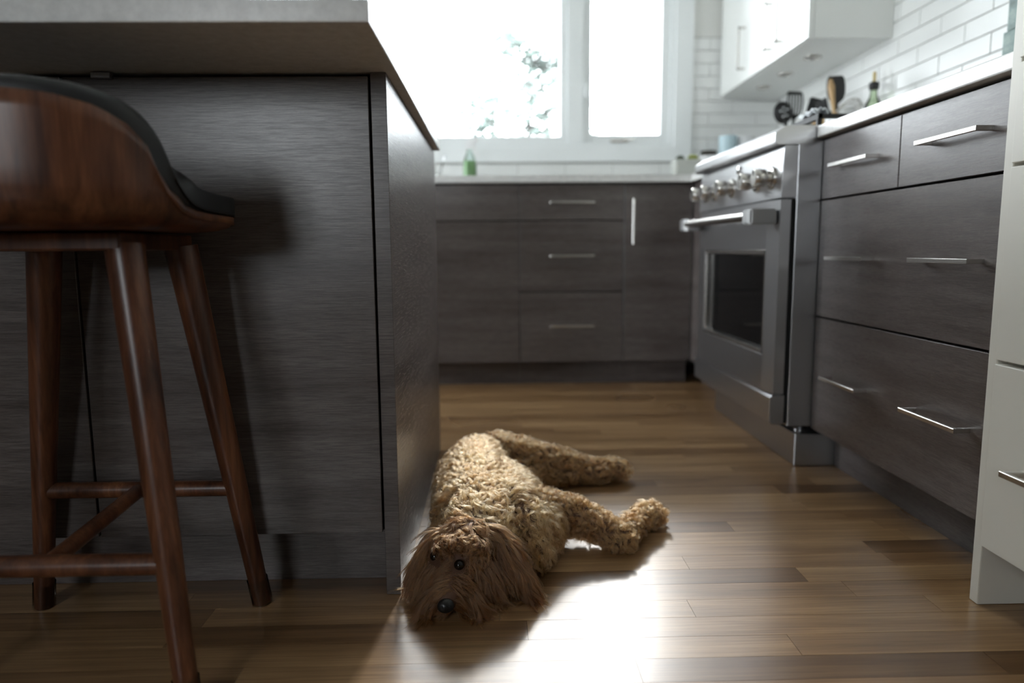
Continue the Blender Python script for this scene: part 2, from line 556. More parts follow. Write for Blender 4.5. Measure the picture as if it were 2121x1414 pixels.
w2 = thing('added_window', ((DX0 + DX1) / 2, YF, DZ0), 'white framed unseen window behind the viewer, added for light', None, kind='structure')
obj('frame', boxes(*frame_rect(DX0, DX1, DZ0, DZ1, .05, YF - .12, YF), bevel=.003), 'trim', w2)
obj('mullion', boxes(((DX0 + DX1) / 2 - .04, (DX0 + DX1) / 2 + .04, YF - .1, YF - .02, DZ0 + .05, DZ1 - .05), bevel=.003), 'trim', w2)
for a, b in ((DX0 + .05, (DX0 + DX1) / 2 - .04), ((DX0 + DX1) / 2 + .04, DX1 - .05)):
    box('pane', (a, b, YF - .06, YF - .055, DZ0 + .05, DZ1 - .05), 'glass', w2)

d1 = thing('added_door', (XL, (LY0 + LY1) / 2, LZ0), 'white framed unseen glazed door beyond the island, added for light', None, kind='structure')
ym = (LY0 + LY1) / 2
for a, b in ((LY0, ym), (ym, LY1)):
    obj('door_frame', boxes((XL - .12, XL - .04, a, a + .06, LZ0, LZ1), (XL - .12, XL - .04, b - .06, b, LZ0, LZ1), (XL - .12, XL - .04, a + .06, b - .06, LZ0, LZ0 + .08), (XL - .12, XL - .04, a + .06, b - .06, LZ1 - .06, LZ1), bevel=.003), 'trim', d1)
    box('pane', (XL - .085, XL - .08, a + .06, b - .06, LZ0 + .08, LZ1 - .06), 'glass', d1)

# ------------------------------------------------------------------ garden outside
tag(box('lawn', (-9, 9, YB + .4, 14, -.5, -.4), 'lawn'), 'lawn outside the kitchen window, coloured pale to bounce light indoors', kind='structure')
tag(box('terrace', (-14, XL - .4, YF - .3, YB + .35, -.5, -.4), 'lawn'), 'pale ground outside the added glazed door', kind='structure')
tag(box('patio', (-9, 9, -10, YF - .4, -.5, -.4), 'lawn'), 'pale ground outside the added rear window', kind='structure')

def tree(name, base, height, spread, nb, nleaf, label, seed, lm='leaf', leaf=.05, trunk=.05):
    R = random.Random(seed)
    t = thing(name, base, label, 'tree', 'garden trees outside the kitchen window')
    bm = bmesh.new()
    b = Vector(base)
    tube_pts(bm, [b, b + Vector((.03, 0, height * .35)), b + Vector((-.02, .04, height * .7)), b + Vector((.02, 0, height))], [trunk, trunk * .8, trunk * .5, trunk * .15], 8)
    tips = []
    for i in range(nb):
        h = height * R.uniform(.18, .98)
        a = R.uniform(0, 6.283)
        L = spread * R.uniform(.5, 1.0) * (1.15 - .6 * h / height)
        p0 = b + Vector((0, 0, h))
        d = Vector((math.cos(a), math.sin(a), R.uniform(-.1, .5)))
        p1 = p0 + d * L * .5 + Vector((0, 0, .04)); p2 = p0 + d * L
        tube_pts(bm, [p0, p1, p2], [trunk * .28, trunk * .18, trunk * .05], 5)
        tips += [(p0, p1), (p1, p2), (p1, p2)]
    obj('trunk', bm, 'bark', t, smooth=True)
    vs_, fs = [], []
    for i in range(nleaf):
        p0, p1 = R.choice(tips)
        c = p0.lerp(p1, R.random()) + Vector((R.gauss(0, .07), R.gauss(0, .07), R.gauss(0, .07)))
        q = Matrix.Rotation(R.uniform(0, 6.28), 3, 'Z') @ Matrix.Rotation(R.uniform(-1.2, 1.2), 3, 'X')
        s = leaf * R.uniform(.6, 1.3)
        k = len(vs_)
        for u_, w_ in ((0, 0), (.5, .28), (1, 0), (.5, -.28)):
            vs_.append(c + q @ Vector((u_ * s, w_ * s, .12 * s * (u_ * (1 - u_)))))
        fs.append((k, k + 1, k + 2, k + 3))
    me = bpy.data.meshes.new('foliage'); me.from_pydata([tuple(v) for v in vs_], [], fs)
    tag(obj('foliage', me, lm, t), kind='stuff')
    return t
tree('garden_tree', (.4, 7.6, -.4), 3.3, 1.1, 60, 3200, 'grey green leafy tree outside, just left of the window mullion', 3, leaf=.1)
tree('garden_tree', (-1.2, 9.9, -.4), 3.0, 1.7, 60, 1500, 'sparse tree with russet leaves outside, far left of the mullion', 5, 'leaf_red', leaf=.11)
tree('garden_shrub', (.0, 5.6, -.4), 2.1, .6, 40, 2400, 'low grey green shrub showing above the window sill', 8, leaf=.09, trunk=.03)

# ------------------------------------------------------------------ base cabinets under the window
ZD = (.109, .4145, .4195, .7220, .7268, .8775)
YC, YT = 3.067, 3.137
def back_unit(name, x0, x1, label, fronts, ztop=.8775):
    t = thing(name, ((x0 + x1) / 2, YC + .02, 0), label, 'cabinet', 'base cabinets under the window')
    box('body', (x0, x1, YC + .021, YB - .004, .11, .8842), 'dark', t)
    box('toe_kick', (x0, x1, YT, YT + .016, .0005, .1095), 'dwood', t)
    for (nm, a0, a1, z0, z1, hd) in fronts:
        d = box(nm, (a0 + .0017, a1 - .0017, YC, YC + .02, z0, z1), 'dwood', t, bevel=.0008, seg=1)
        if hd: handle_y(d, YC, *hd)
    return t
back_unit('sink_cabinet', -.80, .107, 'dark wood sink cabinet with plain false front beside the island', [
    ('false_front', -.355, .107, ZD[4], ZD[5], None), ('door', -.355, .107, ZD[0], ZD[3], None),
    ('false_front', -.80, -.355, ZD[4], ZD[5], None), ('door', -.80, -.355, ZD[0], ZD[3], None)])
back_unit('drawer_cabinet', .1075, .562, 'dark wood cabinet with three stacked drawers under the window', [
    ('drawer', .1075, .562, ZD[4], ZD[5], (.238, .431, .7955, .8045)),
    ('drawer', .1075, .562, ZD[2], ZD[3], (.238, .431, .5685, .5775)),
    ('drawer', .1075, .562, ZD[0], ZD[1], (.238, .431, .2635, .2725))])
back_unit('corner_cabinet', .5625, .862, 'dark wood corner cabinet with one tall door and vertical handle', [
    ('door', .5625, .862, ZD[0], ZD[5], (.5925, .6015, .62, .814))])
t = thing('filler_cabinet', (1.15, 2.84, 0), 'narrow dark wood cabinet between range and corner', 'cabinet')
box('body', (.884, XR - .004, 2.632, YC + .019, .11, .8842), 'dark', t)
box('front', (.863, .883, 2.634, YC - .002, ZD[0], ZD[5]), 'dwood', t, bevel=.0008, seg=1)
box('toe_kick', (.934, .95, 2.632, YT - .001, .0005, .1095), 'dwood', t)

bm = bmesh.new()
pts = [(-1.35, 3.045), (.8425, 3.045), (.8425, 2.632), (XR - .009, 2.632), (XR - .009, YB - .009), (-1.35, YB - .009)]
A = [bm.verts.new((p[0], p[1], .8845)) for p in pts]; B = [bm.verts.new((p[0], p[1], .914)) for p in pts]
bm.faces.new(A[::-1]); bm.faces.new(B)
for i in range(6): bm.faces.new((A[i], A[(i + 1) % 6], B[(i + 1) % 6], B[i]))
bmesh.ops.bevel(bm, geom=[e for e in bm.edges if abs(e.verts[0].co.z - e.verts[1].co.z) < 1e-6], offset=.003, segments=2, affect='EDGES')
tag(obj('worktop', bm, 'quartz', origin=(0, 3.3, .8845)), 'white stone worktop running below the window and round the corner', 'worktop')

# ------------------------------------------------------------------ right drawer cabinet, worktop, pantry
XF = .863
t = thing('drawer_cabinet', (1.16, 1.49, 0), 'wide dark wood drawer cabinet between range and tall white cabinet', 'cabinet')
box('body', (XF + .021, XR - .004, 1.1225, 1.8655, .11, .8842), 'dark', t)
box('toe_kick', (.934, .95, 1.1225, 1.866, .0005, .1095), 'dwood', t)
for (y0, y1, z0, z1, hs, hz) in ((1.5135, 1.8645, ZD[4], ZD[5], ((1.589, 1.772),), .803), (1.1235, 1.5105, ZD[4], ZD[5], ((1.226, 1.408),), .803),
                                 (1.1235, 1.8645, ZD[2], ZD[3], ((1.588, 1.768), (1.225, 1.407)), .574), (1.1235, 1.8645, ZD[0], ZD[1], ((1.588, 1.766), (1.227, 1.405)), .267)):
    d = box('drawer', (XF, XF + .02, y0, y1, z0, z1), 'dwood', t, bevel=.0009, seg=1)
    for a, b in hs: handle_x(d, XF, a, b, hz)
tag(box('worktop', (.8425, XR - .009, 1.1225, 1.8655, .8845, .914), 'quartz', bevel=.003, origin=(1.16, 1.49, .8845)), 'white stone worktop between range and tall white cabinet', 'worktop')

t = thing('pantry_cabinet', (1.14, .8, 0), 'tall warm white pantry cabinet at the right edge', 'cabinet')
box('side_panel', (.8085, XR - .004, 1.1005, 1.1215, .0005, 2.3), 'pantry', t, bevel=.0015)
box('side_panel', (.8085, XR - .004, .48, .5, .0005, 2.3), 'pantry', t, bevel=.0015)
box('body', (.825, XR - .004, .502, 1.099, .11, 2.298), 'pantry', t)
box('toe_kick', (.90, .916, .502, 1.099, .0005, .1095), 'pantry', t)
for i, (z0, z1) in enumerate(((.109, .4135), (.4205, .7215), (.7275, .877), (.8835, 1.9))):
    d = box('drawer' if i < 3 else 'door', (.7995, .8195, .505, 1.0935, z0, z1), 'pantry', t, bevel=.0012)
    if i == 0: handle_x(d, .7995, .72, 1.022, .2555)
    elif i == 1: handle_x(d, .7995, .72, .9, .572)
    elif i == 2: handle_x(d, .7995, .72, .9, .80)

# ------------------------------------------------------------------ range
t = thing('kitchen_range', (1.1, 2.24, 0), 'stainless steel gas range with glass oven door and knobs', 'range')
RY0, RY1 = 1.8685, 2.612
box('body', (.798, XR - .012, RY0, RY1, .113, .9), 'steel_v', t, bevel=.002)
box('kick_plate', (.823, 1.40, RY0 + .001, RY1 - .04, .0005, .091), 'steel_v', t, bevel=.002)
for yy in (RY0 + .06, RY1 - .08):
    for xx in (.862, 1.36):
        lathe('foot', (xx, yy, .09), [(.018, 0), (.02, .006), (.013, .012), (.013, .025)], 'chrome', t, n=20)
# bullnose top
prism('top_trim', [(.764, .917), (.735, .898), (.735, .875), (.742, .868), (.80, .868), (XR - .012, .9), (XR - .012, .912), (.80, .917)], 'Y', RY0 - .001, RY1, 'steel', t, bevel=.0015)
pan = prism('control_panel', [(.756, .732), (.762, .866), (.80, .866), (.80, .732)], 'Y', RY0 + .001, RY1 - .001, 'steel', t, bevel=.0015)
for yy in (1.937, 2.045, 2.262, 2.43, 2.541):
    k = lathe('knob', (.758, yy, .789), [(.031, .002), (.031, -.004), (.029, -.007), (.02, -.008), (.018, -.02), (.0235, -.0215), (.0245, -.024), (.0235, -.05), (.021, -.053), (0, -.053)], 'nickel', pan, n=28, axis='X')
    box('pointer', (.758 - .0545, .758 - .0525, yy - .0015, yy + .0015, .796, .810), 'dark', k)
lathe('badge', (.758, 2.205, .838), [(.013, .002), (.013, -.003), (.009, -.005), (0, -.005)], 'chrome', pan, n=20, axis='X')
# oven door with chamfered vertical corners and a recessed window
DY0, DY1, DX, DXB, DZ0_, DZ1_ = RY0 + .004, RY1 - .008, .751, .786, .203, .7275
WY0, WY1, WZa, WZb = 1.945, 2.512, .302, .596
door = thing('door', (1.1, 2.24, 0), None, None)
door.parent = t; door.location = (0, 0, 0)
bm = bmesh.new()
add_box(bm, DX, DXB, DY0, WY0, DZ0_, DZ1_); add_box(bm, DX, DXB, WY1, DY1, DZ0_, DZ1_)
add_box(bm, DX, DXB, WY0, WY1, DZ0_, WZa); add_box(bm, DX, DXB, WY0, WY1, WZb, DZ1_)
bmesh.ops.remove_doubles(bm, verts=bm.verts, dist=1e-6)
for v in bm.verts:
    if v.co.x < DX + .001 and (v.co.y < DY0 + .001 or v.co.y > DY1 - .001):
        v.co.x += .007
bpy.data.objects.remove(door)
door = obj('oven_door', bm, 'steel', t)
obj('window_frame', boxes((DX + .001, DX + .016, WY0 - .0005, WY0 + .013, WZa, WZb), (DX + .001, DX + .016, WY1 - .013, WY1 + .0005, WZa, WZb),
                          (DX + .001, DX + .016, WY0, WY1, WZa - .0005, WZa + .014), (DX + .001, DX + .016, WY0, WY1, WZb - .014, WZb + .0005), bevel=.002), 'nickel', door)
box('window_glass', (DX + .016, DX + .02, WY0, WY1, WZa, WZb), 'ovenglass', door)
hd = bmesh.new()
tube_pts(hd, [(.692, 1.90, .6855), (.692, 2.24, .686), (.692, 2.575, .6855)], .0125, 16)
obj('handle_bar', hd, 'nickel', door, smooth=True)
for s, ya in ((1, 1.885), (-1, 2.592)):
    prism('handle_bracket', [(DX + .002, ya - s * .004), (.683, ya - s * .004), (.677, ya + s * .008), (.6795, ya + s * .055), (.69, ya + s * .068), (.705, ya + s * .066), (DX + .002, ya + s * .035)], 'Z', .664, .7045, 'steel_soft', door, bevel=.004)
low = prism('lower_panel', [(.7505, .193), (.757, .199), (.79, .199), (.79, .118), (.759, .118), (.7505, .125)], 'Y', DY0 + .001, DY1, 'steel', t, bevel=.001)
box('gap_shade_strip', (.787, .797, RY0 + .008, RY1 - .01, .12, .73), 'dark', t)  # solid near-black strip standing in for shade between door and body
# cooktop, burners and grates
box('cooktop', (.85, 1.44, RY0 + .02, RY1 - .02, .9125, .919), 'iron', t, bevel=.002)
for xx in (1.0, 1.29):
    for yy in (2.04, 2.43):
        lathe('burner', (xx, yy, .919), [(.045, 0), (.045, .008), (.03, .01), (.03, .018), (.0, .02)], 'iron', t, n=24)
for k in range(2):
    ya = RY0 + .03 + k * .345; yb = ya + .335
    bm = bmesh.new()
    for xx in (.865, 1.0, 1.145, 1.29, 1.425): add_box(bm, xx - .006, xx + .006, ya, yb, .938, .952)
    for yy in (ya + .006, (ya + yb) / 2, yb - .006): add_box(bm, .86, 1.43, yy - .006, yy + .006, .94, .951)
    for xx in (.866, 1.424):
        for yy in (ya + .01, yb - .01): add_box(bm, xx - .006, xx + .006, yy - .006, yy + .006, .918, .945)
    obj('grate', bm, 'iron', t)

# ------------------------------------------------------------------ upper cabinet
UX, UY0, UY1, UZ0, UZ1 = 1.15, 2.655, YB - .012, 1.358, 2.2
t = thing('upper_cabinet', ((UX + XR) / 2, (UY0 + UY1) / 2, UZ0), 'white wall cabinet beside the window with bar handles', 'cabinet')
box('body', (UX + .021, XR - .008, UY0, UY1, UZ0, UZ1), 'cabwhite', t, bevel=.001)
for (y0, y1, hy) in ((UY0, 2.944, 2.895), (2.9465, 3.24, 3.01), (3.2425, 3.66, 3.322)):
    d = box('door', (UX, UX + .02, y0, y1, UZ0 + .001, UZ1), 'cabwhite', t, bevel=.0012)
    xo = UX - .033
    obj('handle', boxes((xo, xo + .007, hy - .005, hy + .005, 1.408, 1.597), (xo, UX + .001, hy - .005, hy + .005, 1.408, 1.418), (xo, UX + .001, hy - .005, hy + .005, 1.587, 1.597), bevel=.001, seg=1), 'nickel', d)
for yy in (2.912, 3.184, 3.434):
    lathe('puck_light', (1.285, yy, UZ0 + .001), [(.034, 0), (.034, -.005), (.026, -.008), (.024, -.004), (0, -.004)], 'nickel', t, n=28)

# ------------------------------------------------------------------ island
IX, IY, IYF = -.171, 1.176, 2.084
t = thing('kitchen_island', (-.95, 1.63, 0), 'dark wood kitchen island with flat panels beside the dog', 'island')
box('end_panel', (-.1965, IX, IY, IYF, .0005, .884), 'dwood', t, bevel=.0008, seg=1)
box('body', (-1.70, -.1975, IY + .021, IYF - .001, .112, .884), 'dark', t)
box('toe_kick', (-1.70, -.1972, 1.242, 1.258, .0005, .1115), 'dwood', t)
box('toe_kick', (-1.70, -.1972, 2.0, 2.016, .0005, .1115), 'dwood', t)
for x0, x1 in ((-.684, -.2005), (-1.1745, -.6885), (-1.665, -1.179)):
    box('door', (x0, x1, IY + .0005, IY + .0195, .1145, .8785), 'dwood', t, bevel=.0009, seg=1)
box('end_panel', (-1.7, -1.668, IY, IYF, .0005, .884), 'dwood', t, bevel=.0008, seg=1)
box('bracket', (-.632, -.602, IY - .012, IY + .0, .874, .8825), 'steel_v', t, bevel=.001)
tag(box('worktop', (-1.75, -.154, .927, 2.079, .8845, .9125), 'quartz', bevel=.0018, origin=(-.95, 1.5, .8845)), 'white stone worktop overhanging the island above the stool', 'worktop')

# ------------------------------------------------------------------ bar stool
SX, SY = -.594, .965
stool = thing('bar_stool', (SX, 1.02, 0), 'walnut bar stool with curved shell back and black leather seat', 'stool')
PH = [0, 20, 35, 46, 54, 60, 63, 66, 72, 80, 90, 180]
PZ = [.148, .146, .142, .133, .117, .095, .068, .042, .020, .0135, .012, .010]
def shell_surface(back_in, front_out, dz, hz, dphi, nth=96, ns=22):
    bm = bmesh.new()
    cv = bm.verts.new((SX, SY, .630 + dz))
    rings = []
    for j in range(1, ns + 1):
        s = j / ns
        ring = []
        for i in range(nth):
            th = 2 * math.pi * i / nth                    # 0 = right, 90 = front
            c_, s_ = math.cos(th), math.sin(th)
            n = 4.0 if s_ > 0 else 2.5
            k = min(1, max(0, (s_ + .25) / .5))
            da = -back_in * (1 - k) + front_out * k
            ex = math.copysign(abs(c_) ** (2 / n), c_) * (.212 + da)
            ey = math.copysign(abs(s_) ** (2 / n), s_) * ((.184 if s_ > 0 else .19) + da)
            phi = math.degrees(math.atan2(abs(ex), -ey))
            H = float(np.interp(phi - dphi, PH, PZ))
            H += hz * min(1, H / .05)
            zc = min(H, .05)
            if s < .55:
                p, z = s / .55 * .78, 0
            elif s < .78:
                a = (s - .55) / .23 * math.pi / 2
                p, z = .78 + .2 * math.sin(a), zc * (1 - math.cos(a))
            else:
                w = (s - .78) / .22
                p, z = .98 + .02 * w, zc + (H - zc) * w
            ring.append(bm.verts.new((SX + ex * p, SY + ey * p, .630 + dz + z)))
        rings.append(ring)
    for i in range(nth):
        bm.faces.new((cv, rings[0][i], rings[0][(i + 1) % nth]))
    for A_, B_ in zip(rings, rings[1:]):
        for i in range(nth):
            bm.faces.new((A_[i], B_[i], B_[(i + 1) % nth], A_[(i + 1) % nth]))
    return bm
def solidify(o, th, off, sub=0):
    m = o.modifiers.new('thickness', 'SOLIDIFY'); m.thickness = th; m.offset = off
    if sub:
        s = o.modifiers.new('soft', 'SUBSURF'); s.levels = sub; s.render_levels = sub
sh = obj('shell', shell_surface(0, 0, 0, 0, 0), 'walnut', stool, smooth=True)
solidify(sh, .010, 1)
cu = obj('cushion', shell_surface(.007, .002, .011, .006, 7), 'leather', stool, smooth=True)
solidify(cu, .026, 1, 1)
box('underframe', (SX - .112, SX + .112, .925, 1.145, .604, .6275), 'walnut', stool, bevel=.003)
legs = {}
for sx in (-1, 1):
    for k, (ty, by) in enumerate(((.950, .866), (1.118, 1.158))):
        top = Vector((SX + sx * .105, ty, .61)); bot = Vector((SX + sx * .186, by, .001))
        bm = bmesh.new()
        add_cone(bm, bot, top, .0145, .0245, 28)
        lg = obj('leg', bm, 'walnut', stool, smooth=True)
        lg.data.polygons[-1].use_smooth = False
        bm = bmesh.new()
        d = (top - bot).normalized()
        add_cone(bm, bot - d * .0005, bot + d * .045, .0172, .0172, 28, caps=False)
        obj('foot_cap', bm, 'clear', lg, smooth=True)
        legs[sx, k] = (bot, d)
def on_leg(key, z):
    b, d = legs[key]
    return b + d * ((z - b.z) / d.z)
for k, z in ((0, .194), (1, .2105)):
    tube('stretcher', [on_leg((-1, k), z), on_leg((1, k), z)], .0135 if k else .0145, 'walnut', stool, 20)
m0 = (on_leg((-1, 0), .194) + on_leg((1, 0), .194)) / 2; m1 = (on_leg((-1, 1), .2105) + on_leg((1, 1), .2105)) / 2
tube('stretcher', [m0, m1], .0115, 'walnut', stool, 20)
# ------------------------------------------------------------------ dog
# chains of (x, y, z, r) spheres; every chain has a region name and a hair flow
CH = [
 ('torso', [(-.045, 1.335, .080, .080), (-.050, 1.45, .084, .082), (-.055, 1.58, .082, .078), (-.045, 1.69, .076, .071), (-.02, 1.76, .066, .06)], (0, 1, 0)),
 ('torso', [(.025, 1.335, .074, .072), (.03, 1.44, .070, .068), (.0, 1.56, .066, .064)], (0.1, 1, 0)),
 ('chest', [(.045, 1.30, .066, .060), (.075, 1.34, .06, .056), (.055, 1.27, .05, .045)], (.35, -.1, -.9)),
 ('neck', [(-.03, 1.33, .086, .076), (-.035, 1.26, .084, .068), (-.042, 1.205, .080, .056)], (0, .8, .1)),
 ('head', [(-.054, 1.178, .082, .055), (-.058, 1.158, .079, .048)], (0, -.3, -.6)),
 ('brow', [(-.036, 1.140, .098, .022), (-.060, 1.134, .106, .022), (-.086, 1.140, .100, .022)], (0, -.8, .25)),
 ('cheek', [(-.034, 1.152, .055, .038), (-.020, 1.145, .042, .032)], (.5, -.3, -.9)),
 ('cheek', [(-.092, 1.152, .052, .036), (-.105, 1.145, .038, .028)], (-.5, -.3, -.9)),
 ('muzzle', [(-.068, 1.130, .066, .030), (-.075, 1.105, .050, .027), (-.082, 1.088, .037, .022)], (0, .15, -.5)),
 ('beard', [(-.056, 1.108, .034, .024), (-.048, 1.100, .026, .018)], (.7, -.3, -.75)),
 ('beard', [(-.098, 1.108, .030, .022), (-.108, 1.100, .022, .016)], (-.7, -.3, -.75)),
 ('ear', [(-.010, 1.178, .112, .017), (.010, 1.162, .088, .020), (.028, 1.152, .055, .022), (.048, 1.146, .026, .015)], (.75, -.2, -.8)),
 ('ear', [(-.100, 1.180, .104, .016), (-.126, 1.168, .07, .018), (-.138, 1.168, .038, .017)], (-.3, -.1, -.95)),
 ('foreleg', [(.05, 1.345, .080, .052), (.10, 1.372, .072, .044), (.15, 1.378, .064, .035), (.195, 1.362, .05, .029), (.232, 1.342, .036, .027), (.246, 1.338, .032, .025)], (1, -.25, -.35)),
 ('foreleg', [(.246, 1.345, .034, .024), (.275, 1.385, .034, .021), (.30, 1.425, .034, .021), (.325, 1.452, .032, .024), (.342, 1.466, .026, .022)], (.6, .75, -.1)),
 ('hindleg', [(.005, 1.735, .076, .064), (.06, 1.735, .072, .054), (.115, 1.745, .064, .043), (.17, 1.765, .052, .033), (.215, 1.775, .04, .026), (.265, 1.775, .034, .022), (.30, 1.772, .033, .024), (.318, 1.77, .032, .023)], (1, .1, -.25)),
 ('hindleg', [(.05, 1.68, .045, .042), (.12, 1.72, .032, .028), (.20, 1.748, .026, .021), (.27, 1.752, .025, .02)], (1, .1, -.2)),
]
SPH = []   # x, y, z, r, region index, flow
REG = ['torso', 'chest', 'neck', 'head', 'brow', 'cheek', 'muzzle', 'beard', 'ear', 'foreleg', 'hindleg']
bm = bmesh.new()
for reg, ch, flow in CH:
    for (a, b) in zip(ch, ch[1:]):
        d = (Vector(b[:3]) - Vector(a[:3])).length
        n = max(2, int(d / (.35 * min(a[3], b[3]))) + 1)
        for i in range(n + 1):
            t_ = i / n
            s = [a[k] + (b[k] - a[k]) * t_ for k in range(4)]
            SPH.append((*s, REG.index(reg), *flow))
            bmesh.ops.create_icosphere(bm, subdivisions=2, radius=s[3], matrix=Matrix.Translation(s[:3]))
for v in bm.verts:
    if v.co.z < .004: v.co.z = .004
dog = obj('dog', bm, 'skin', origin=(0, 1.42, 0))
m = dog.modifiers.new('r', 'REMESH'); m.mode = 'VOXEL'; m.voxel_size = .006
m = dog.modifiers.new('s', 'SMOOTH'); m.iterations = 6; m.factor = .5
dg = bpy.context.evaluated_depsgraph_get()
me = bpy.data.meshes.new_from_object(dog.evaluated_get(dg))
dog.modifiers.clear()
old = dog.data; dog.data = me; bpy.data.meshes.remove(old)
me.name = 'dog'
me.materials.clear(); me.materials.append(MT['skin'])
for p in me.polygons: p.use_smooth = True
tag(dog, 'curly golden brown dog lying on the floor with its chin down', 'dog')
WL[dog] = Vector((0, 1.42, 0))

me.calc_loop_triangles()
nv = len(me.vertices)
VC = np.empty(nv * 3); me.vertices.foreach_get('co', VC); VC = VC.reshape(-1, 3) + np.array([0, 1.42, 0])
VN = np.empty(nv * 3); me.vertex_normals.foreach_get('vector', VN); VN = VN.reshape(-1, 3)
nt_ = len(me.loop_triangles)
TV = np.empty(nt_ * 3, dtype=np.int32); me.loop_triangles.foreach_get('vertices', TV); TV = TV.reshape(-1, 3)
AR = np.linalg.norm(np.cross(VC[TV[:, 1]] - VC[TV[:, 0]], VC[TV[:, 2]] - VC[TV[:, 0]]), axis=1) / 2
SA = np.array(SPH)

def unit(v):
    return v / np.maximum(np.linalg.norm(v, axis=-1, keepdims=True), 1e-9)

def sample(n):
    ti = rng.choice(len(AR), size=n, p=AR / AR.sum())
    u = rng.random((n, 2)); f = u.sum(1) > 1; u[f] = 1 - u[f]
    w = np.stack([1 - u.sum(1), u[:, 0], u[:, 1]], 1)
    P = (VC[TV[ti]] * w[:, :, None]).sum(1); N = unit((VN[TV[ti]] * w[:, :, None]).sum(1))
    return P, N

def classify(P):
    best = np.full(len(P), 1e9); idx = np.zeros(len(P), int)
    for k, s in enumerate(SA):
        d = np.linalg.norm(P - s[:3], axis=1) - s[3]
        q = d < best; best[q] = d[q]; idx[q] = k
    return idx

#            length  lift  curl_amp curl_turns clump  gravity  jitter
STY = {
 'torso':   (.034, .62, .0040, .85, .70, .010, .38),
 'chest':   (.034, .65, .0055, 1.1, .78, .010, .6),
 'neck':    (.036, .60, .0042, .85, .72, .010, .42),
 'head':    (.034, .50, .0040, .8, .78, .010, .5),
 'brow':    (.024, .60, .0032, .7, .80, .006, .4),
 'cheek':   (.044, .30, .0032, .6, .80, .016, .28),
 'muzzle':  (.024, .45, .0018, .45, .78, .008, .25),
 'beard':   (.052, .40, .0032, .55, .82, .018, .25),
 'ear':     (.046, .28, .0038, .7, .82, .018, .25),
 'foreleg': (.028, .85, .0062, 1.2, .80, .005, .75),
 'hindleg': (.030, .85, .0066, 1.2, .80, .005, .75),
}
NP = 9
def nearest(seeds, P):
    kd = kdtree.KDTree(len(seeds))
    for i, s in enumerate(seeds): kd.insert(s, i)
    kd.balance()
    return np.array([kd.find(p)[1] for p in P])

